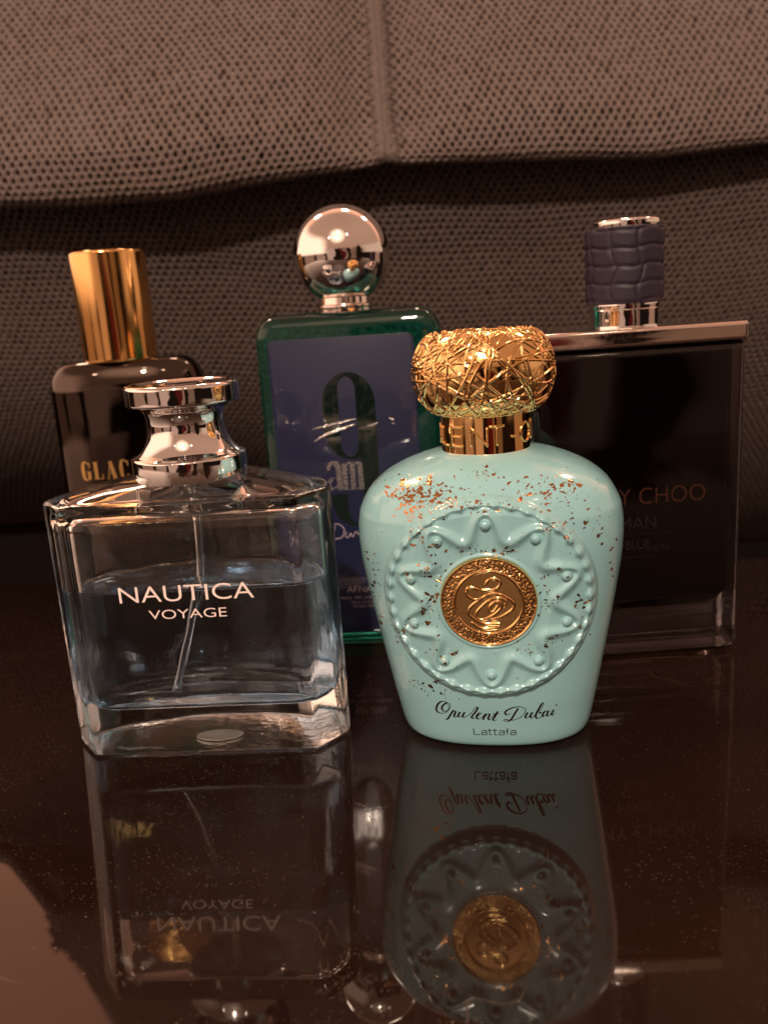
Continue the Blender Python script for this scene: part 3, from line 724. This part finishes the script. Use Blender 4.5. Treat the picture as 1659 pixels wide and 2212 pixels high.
for k in range(86):         # each strand is the cut of a tilted plane through the dome, broken off part way round
    lat = rng.normal(0, .5) if k % 3 else rng.uniform(.7, 1.3) * rng.choice([-1, 1]); lon = rng.uniform(0, 2 * PI)
    nv = np.array([math.cos(lat) * math.cos(lon), math.cos(lat) * math.sin(lon), math.sin(lat)])
    dd = rng.uniform(-.85, .85) * (.0203 * math.cos(lat) + .009 * abs(math.sin(lat)))
    f_ = Pc @ nv - dd; tn = np.sqrt(np.clip(1 - (Nc @ nv) ** 2, .02, 1)); dist = np.abs(f_) / tn
    gv = rng.normal(0, 1, 3); gv /= np.linalg.norm(gv); gate_ = np.clip((Pc @ gv + rng.uniform(-.002, .016)) / .0015, 0, 1)
    wv = rng.uniform(.00024, .00038)
    hc = np.maximum(hc, gate_ * wv * 1.25 * np.sqrt(np.clip(1 - (dist / wv) ** 2, 0, 1)))
hc[sg > Lc] *= .0
rim = np.exp(-((sg - Lc) / .0004) ** 2)[:, None] * .0003
Pc = Pc + Nc * (hc + rim)[..., None]; Pc[..., 2] += .1085
V, F = loft([np.stack([.0002 * np.cos(tg), .0002 * np.sin(tg), np.full(900, .0976)], 1)] + list(Pc), True, True)
A_ = Acc().add(V, F)
mesh('woven_cap', A_.v, A_.f, GOLD, B2, sharp=50)

# ------------------------------------------------------------------ 3. teal glass bottle with navy label and ball stopper
B3 = thing('perfume_bottle', 'tall teal glass bottle with navy label, large number 9 and mirror ball stopper', 'perfume bottle', (-.0107, .316, .0004), math.radians(-6), 'perfume bottles on the table')
V, F = slab(.0690, 0, .1280, .0090, .0045, 0, .030, .0058, 9); V = V + np.array([.0010, 0, 0]); mesh('glass_body', V, F, TEAL, B3)
m = M('navy_label'); n = m.noise(36, 3); m.set(color=(0.0065, 0.0095, 0.037), rough=.4, spec=.25, coat=.5, coatr=.03)
mpn = m.node('ShaderNodeMapping', {'Scale': (1.0, 1.0, 4.0)}); m.L.new(m.tc.outputs['Object'], mpn.inputs['Vector'])
nb = m.node('ShaderNodeBump', {'Height': m.noise(22, 2, .5, mpn.outputs[0]), 'Distance': .0007, 'Strength': .5}); m.L.new(nb.outputs[0], m.p.inputs['Coat Normal'])
NAVY = m.m
V, F = slab(.0540, .0040, .1190, .0028, .002, -.00035, -.00005, .0001, 3); V = V + np.array([-.0012, 0, 0])
lab = mesh('label', V, F, NAVY, B3, sharp=40)
m = M('clear_film'); m.set(color=(0.85, 0.80, 0.80), rough=.12, metal=.9).bump(m.noise(1100, 3), 6e-4)
A_ = Acc()
for P, w_ in (([(-.0135, .0812), (-.0085, .0836), (-.002, .0856), (.0025, .0870)], .0011), ([(-.0142, .0858), (-.006, .0872), (.003, .0890)], .0007), ([(.0150, .0885), (.0170, .0878)], .0007), ([(.0158, .0865), (.0172, .0862)], .0005), ([(.0065, .0858), (.0110, .0868)], .0006)):
    C_ = spline(P, 10); C_[:, 1] += rng.normal(0, .00012, len(C_)); V, F = tube(np.stack([C_[:, 0], np.full(len(C_), -.0006), C_[:, 1]], 1), w_ * np.sin(np.linspace(.15, PI - .15, len(C_))) * .6, 10); V[:, 1] = -.0006 + (V[:, 1] + .0006) * .35; A_.add(V, F)
mesh('film_crease', A_.v, A_.f, m.m, B3)
m = M('dark_green_window'); m.set(color=(0.004, 0.010, 0.008), rough=.05, coat=1.0, coatr=.02)
nb = m.node('ShaderNodeBump', {'Height': m.noise(70, 2), 'Distance': .0010, 'Strength': .5}); m.L.new(nb.outputs[0], m.p.inputs['Normal'])
WINDOW = m.m
A_ = Acc()
def loop(cx, cz, w, h, n=96, e=3.2):
    tt = np.linspace(0, 2 * PI, n, endpoint=False); c, s = np.cos(tt), np.sin(tt); return np.stack([cx + w / 2 * np.sign(c) * np.abs(c) ** (2 / 2.2), cz + h / 2 * np.sign(s) * np.abs(s) ** (2 / e)], 1)
def stadium(cx, z0, z1, w, n=24, squash=1.15):
    r = w / 2; P = []
    for a in np.linspace(0, PI, n): P.append((cx + r * math.cos(a), z1 - r * squash + r * squash * math.sin(a)))
    for a in np.linspace(PI, 2 * PI, n): P.append((cx + r * math.cos(a), z0 + r * squash + r * squash * math.sin(a)))
    return np.array(P)
o9 = stadium(.0004, .0738, .1062, .0196, 30); i9 = stadium(-.0002, .0748, .1047, .0066, 30, 1.5)
n9 = len(o9); V2 = np.concatenate([o9, i9]); A_.add(front(V2, 0, 0, -.00050), [(i, (i + 1) % n9, n9 + (i + 1) % n9, n9 + i) for i in range(n9)])
# stem and tail of the nine
xo_, zo_ = [], []
outer_c = spline([(.0102, .0900), (.0100, .0700), (.0094, .0605), (.0076, .0530), (.0035, .0487), (-.0015, .0481), (-.0060, .0508), (-.0084, .0560), (-.0087, .0604)], 8)
inner_c = spline([(.0036, .0900), (.0036, .0700), (.0035, .0605), (.0030, .0545), (.0012, .0500), (-.0006, .0494), (-.0020, .0515), (-.0026, .0560), (-.0026, .0604)], 8)
n_ = len(outer_c); V2 = np.concatenate([outer_c, inner_c]); A_.add(front(V2, 0, 0, -.00053), [(n_ + i, i, i + 1, n_ + i + 1)[::-1] for i in range(n_ - 1)])
mesh('number_nine', A_.v, A_.f, WINDOW, B3, smooth=False)
# "am" in fat condensed letters
A_ = Acc()
def st(P, w, y, sp=False):
    P = np.array(P, float)
    if sp: P = spline(P, 8)
    Vp, Fp = ribbon(P, w); A_.add(front(Vp, 0, 0, y), Fp)
st([(-.0052, .0620), (-.0052, .0700)], .0021, -.00058); st([(-.0052, .0700), (-.0064, .0727), (-.0084, .0722), (-.0094, .0700)], np.array([.0020] * 8 + [.0012] * 8 + [.0014] * 9), -.00059, True)
st([(-.0056, .0672), (-.0080, .0665), (-.0093, .0645), (-.0084, .0627), (-.0060, .0637)], np.array([.0004] * 8 + [.0014] * 16 + [.0006] * 9), -.0006, True)
st([(-.0042, .0622), (-.0050, .0620)], .0005, -.00061)
for xq in (-.0030, .0000, .0030): st([(xq, .0622), (xq, .0722 if xq < -.001 else .0708)], .0019, -.00058)
for xq in (-.0030, .0000): st([(xq + .0004, .0700), (xq + .0014, .0722), (xq + .0026, .0722), (xq + .0031, .0706)], np.array([.0004] * 8 + [.0008] * 8 + [.0017] * 9), -.00059, True)
for xq in (-.0030, .0000, .0030): st([(xq - .0013, .0622), (xq + .0013, .0622)], .0004, -.00060)
mesh('am_lettering', A_.v, A_.f, SILVER_INK, B3, smooth=False)
A_ = Acc()
for k, P in enumerate([[(-.0084, .0480), (-.0092, .0455), (-.0096, .0432)], [(-.0100, .0484), (-.0070, .0488), (-.0050, .0466), (-.0060, .0436), (-.0092, .0428)], [(-.0042, .0455), (-.0046, .0438), (-.0036, .0434), (-.0026, .0450)], [(-.0026, .0450), (-.0018, .0436), (-.0004, .0456), (.0008, .0440), (.0022, .0446), (.0034, .0456), (.0038, .0438), (.0062, .0444)]]):
    Vp, Fp = ribbon(spline(P, 8), .00038); A_.add(front(Vp, 0, 0, -.00050 - k * 1e-5), Fp)
mesh('script_lettering', A_.v, A_.f, PALE_INK, B3, smooth=False)
A_ = Acc()
for s_, h_, w_, z_, th_ in (('AFNAN', .0028, .0128, .0210, -.004), ('eau de parfum', .0013, .0180, .0184, 0), ('100 ml  3.4 FL.OZ.', .0010, .0100, .0164, 0), ('NATURAL SPRAY', .0009, .0090, .0148, 0)):
    V, F = text2d(s_, h_, w_, thin=th_); A_.add(front(V, .0006, z_, -.00050), F)
mesh('maker_lettering', A_.v, A_.f, PALE_INK, B3, smooth=False)
V, F = lathe(fillet([(.0002, .1272), (.0103, .1272), (.0103, .1290), (.0106, .1292), (.0106, .1302), (.0095, .1304), (.0095, .1340), (.0002, .1340)], .0003, 4), 96, (0, .015)); mesh('collar', V, F, CHROME_WARM, B3, sharp=35)
sp = [(max(.0002, .0180 * math.cos(a)), .1482 + .0180 * math.sin(a)) for a in np.linspace(-PI / 2, PI / 2, 60)]
V, F = lathe(sp, 96, (0, .015)); mesh('ball_stopper', V, F, CHROME, B3)

# ------------------------------------------------------------------ 4. dark flask with chrome shoulder plate and navy crocodile-embossed cap
B4 = thing('perfume_bottle', 'wide dark flask with chrome shoulder plate and navy crocodile-textured cap', 'perfume bottle', (.0880, .2858, .0004), math.radians(0.6), 'perfume bottles on the table')
m = M('smoky_violet_glass'); m.set(color=(0.50, 0.41, 0.43), trans=1.0, ior=1.5, rough=0.0)
mpn = m.node('ShaderNodeMapping', {'Scale': (0.03, 0.03, 1.0)}); m.L.new(m.tc.outputs['Object'], mpn.inputs['Vector'])
sz = m.node('ShaderNodeSeparateXYZ', {0: m.tc.outputs['Object']}); foot = m.rng(sz.outputs[2], .016, .022, 1, 0, True)
m.bump(m.math('MULTIPLY', m.noise(300, 2, .5, mpn.outputs[0]), foot), 1.6e-3); m.set(rough=m.math('MULTIPLY', foot, .12))
SMOKE = m.m
V, F = slab(.0730, 0, .1100, .0012, .0036, 0, .032, .0030, 7); mesh('glass_body', V, F, SMOKE, B4)
m = M('dark_violet_perfume'); m.set(color=(0.0035, 0.0016, 0.0022), rough=.04, ior=1.36)
V, F = slab(.0655, .0165, .1092, .0010, .0085, .0030, .0290, .0030, 7); mesh('perfume', V, F, m.m, B4)
V, F = slab(.0735, .1101, .1162, .0010, .0006, -.0004, .0324, .0012, 5); mesh('shoulder_plate', V, F, CHROME_WARM, B4, sharp=40)
V, F = lathe(fillet([(.0002, .1160), (.0118, .1160), (.0116, .1168), (.0116, .1222), (.0119, .1224), (.0119, .1246), (.0002, .1246)], .0003, 4), 96, (0, .016)); mesh('collar', V, F, CHROME, B4, sharp=35)
# crocodile skin: cells in uneven courses, grooves between
nA, nZ = 360, 130
A2, Z2 = np.meshgrid(np.linspace(0, 2 * PI, nA, endpoint=False), np.linspace(0, 1, nZ))
xa = A2 / (2 * PI) * 9.0; zr_ = Z2 * 4.3 + .07 * np.sin(A2 * 3 + 1) + .04 * np.sin(A2 * 7) - .15
row = np.floor(zr_); fz = zr_ - row
offs = np.array([0.05, .12, .02, .16, .08, .3, .1]); sh = xa + offs[np.clip(row.astype(int) + 1, 0, 6)] + .10 * np.sin(zr_ * 2.2)
fx = sh - np.floor(sh)
dxg = np.minimum(fx, 1 - fx) * 1.25; dzg = np.minimum(fz, 1 - fz) * .85
dd_ = -np.log(np.exp(-dxg * 14) + np.exp(-dzg * 14)) / 14
hh = .00055 * np.clip(dd_ / .16, 0, 1) ** .6
Rr = .0126 + hh; zc_ = .1242 + Z2 * .0248
endf = np.clip(np.minimum(Z2, 1 - Z2) / .03, 0, 1); Rr = Rr - .0005 * (1 - endf) ** 2
V = np.stack([Rr * np.cos(A2), .016 + Rr * np.sin(A2), zc_], -1).reshape(-1, 3)
F = [(j * nA + i, j * nA + (i + 1) % nA, (j + 1) * nA + (i + 1) % nA, (j + 1) * nA + i) for j in range(nZ - 1) for i in range(nA)] + [tuple(range(nA - 1, -1, -1)), tuple((nZ - 1) * nA + i for i in range(nA))]
m = M('navy_crocodile_leather'); m.set(color=m.mix(m.noise(260, 4), (0.018, 0.012, 0.021), (0.027, 0.019, 0.030)), rough=.5, spec=.28).bump(m.noise(1600, 3), 1.5e-4, .7)
mesh('leather_cap', V, F, m.m, B4, sharp=60)
V, F = lathe(fillet([(.0002, .1488), (.0113, .1488), (.0113, .1510), (.0108, .1515), (.0002, .1515)], .0003, 4), 96, (.0006, .016)); mesh('cap_disc', V, F, CHROME, B4, sharp=35)
V, F = text2d('JIMMY CHOO', .0062, .0466, thin=-.016); mesh('brand_lettering', front(V, .0, .0562, -.0001), F, BRONZE_INK, B4, smooth=False)
A_ = Acc()
V, F = text2d('MAN', .0046, .0125, thin=-.018); A_.add(front(V, 0, .0474, -.0001), F)
V, F = text2d('BLUE', .0034, .0086, thin=-.012); A_.add(front(V, 0, .0402, -.0001), F)
mesh('name_lettering', A_.v, A_.f, DIM_FOIL, B4, smooth=False)
A_ = Acc()
for s_, h_, w_, x_, z_ in (('100mL', .0024, .0095, .0065, .0384), ('MADE IN FRANCE', .0011, .0135, .0002, .0360), ('EAU DE TOILETTE', .0008, .018, .004, .0445)):
    V, F = text2d(s_, h_, w_); A_.add(front(V, x_, z_, .0028, True), F)
mesh('back_print', A_.v, A_.f, GREY_INK, B4, smooth=False)

# ------------------------------------------------------------------ 5. gunmetal bottle with tall gold cap
B5 = thing('perfume_bottle', 'glossy dark brown bottle with tall cylindrical gold cap and gold lettering', 'perfume bottle', (-.1018, .344, .0004), math.radians(2), 'perfume bottles on the table')
m = M('dark_mirror_lacquer'); m.set(color=(0.095, 0.072, 0.062), metal=1.0, rough=m.rng(m.noise(160, 4), .4, .8, .03, .1)).bump(m.noise(28, 2), 3e-4)
tt = np.linspace(0, 2 * PI, 160, endpoint=False); gr = []
def gring(w, d, z, e=2.7): return np.stack([w / 2 * np.sign(np.cos(tt)) * np.abs(np.cos(tt)) ** (2 / e), .016 + d / 2 * np.sign(np.sin(tt)) * np.abs(np.sin(tt)) ** (2 / e), np.full(len(tt), z)], 1)
for q in np.linspace(0, PI / 2, 7): gr.append(gring(.0535 + .006 * math.sin(q), .026 + .006 * math.sin(q), .003 - .003 * math.cos(q + 0) + 0))
for q in np.linspace(0, 1, 16)[1:]: gr.append(gring(.0595 + .0040 * math.sin(q * PI / 2), .032 + .001 * q, .003 + .099 * q))
for q in np.linspace(0, PI / 2, 16)[1:]: gr.append(gring(.0635 - .0190 * (1 - math.cos(q)), .033 - .0125 * (1 - math.cos(q)), .102 + .0128 * math.sin(q), 2.7 - .4 * q / PI))
V, F = loft(gr); mesh('lacquered_body', V, F, m.m, B5)
def yg(x, z): return .016 - .0165 * np.clip(1 - np.clip(np.abs(x) / .0318, 0, 1) ** 2.7, 0, 1) ** (1 / 2.7)
V, F = lathe(fillet([(.0002, .1140), (.0148, .1140), (.0150, .1150), (.0150, .1566), (.0145, .1573), (.0002, .1574)], .0005, 5), 128, (-.0019, .016)); mesh('gold_cap', V, F, GOLD_PALE, B5, sharp=35)
A_ = Acc(); kk = 0
def fat(P, w, x0, sp=False):
    global kk
    P = np.array(P, float) * .0072 / 10; P[:, 0] += x0; P[:, 1] += .0677
    w = np.array(w) * .0072 / 10
    if sp: P = spline(P, 8); w = np.interp(np.linspace(0, 1, len(P)), np.linspace(0, 1, len(w)), w) if w.ndim else w
    Vp, Fp = ribbon(P, w); q_ = front(Vp, 0, 0, 0); q_[:, 1] = yg(q_[:, 0], q_[:, 2]) - .00012 - kk * 4e-6; A_.add(q_, Fp); kk += 1
def gly(c, x):
    if c in 'GC':
        fat([(5.0, 8.0), (3.6, 9.9), (1.6, 9.4), (1.1, 5), (1.6, .6), (3.6, .1), (5.0, 2.2)], [.5, .7, 1.6, 2.1, 1.6, .6, .4], x, True); fat([(5.0, 6.8), (5.0, 9.8)], .7, x)
        if c == 'G': fat([(4.6, 0), (4.6, 4.4)], 1.8, x); fat([(3.0, 4.4), (6.0, 4.4)], .4, x)
    if c in 'LIER':
        fat([(1.4, 0), (1.4, 10)], 2.1, x); fat([(0, 9.8), (2.8, 9.8)], .4, x); fat([(0, .2), (2.8, .2)], .4, x)
    if c == 'L': fat([(2.4, .2), (5.2, .2)], .4, x); fat([(5.0, .2), (5.0, 3)], .6, x)
    if c == 'E':
        for z in (.2, 5, 9.8): fat([(2.4, z), (4.9, z)], .4, x)
        fat([(4.8, .2), (4.8, 2.6)], .6, x); fat([(4.8, 7.4), (4.8, 9.8)], .6, x)
    if c == 'R': fat([(2.4, 9.7), (4.2, 9.3), (4.8, 7.5), (4.2, 5.6), (2.4, 5.2)], [.4, 1.2, 1.7, 1.2, .4], x, True); fat([(3.6, 5.2), (5.4, 0)], 1.8, x)
    if c == 'A': fat([(2.6, 10), (4.6, 0)], 2.0, x); fat([(2.6, 10), (.8, 0)], .45, x); fat([(1.3, 3), (4.0, 3)], .4, x); fat([(0, .2), (1.7, .2)], .4, x); fat([(3.4, .2), (5.8, .2)], .4, x)
xc_ = -.0206
for ch in 'GLACIER':
    gly(ch, xc_); xc_ += .0032 if ch == 'I' else .0053
mesh('brand_lettering', A_.v, A_.f, GOLD_INK, B5, smooth=False)
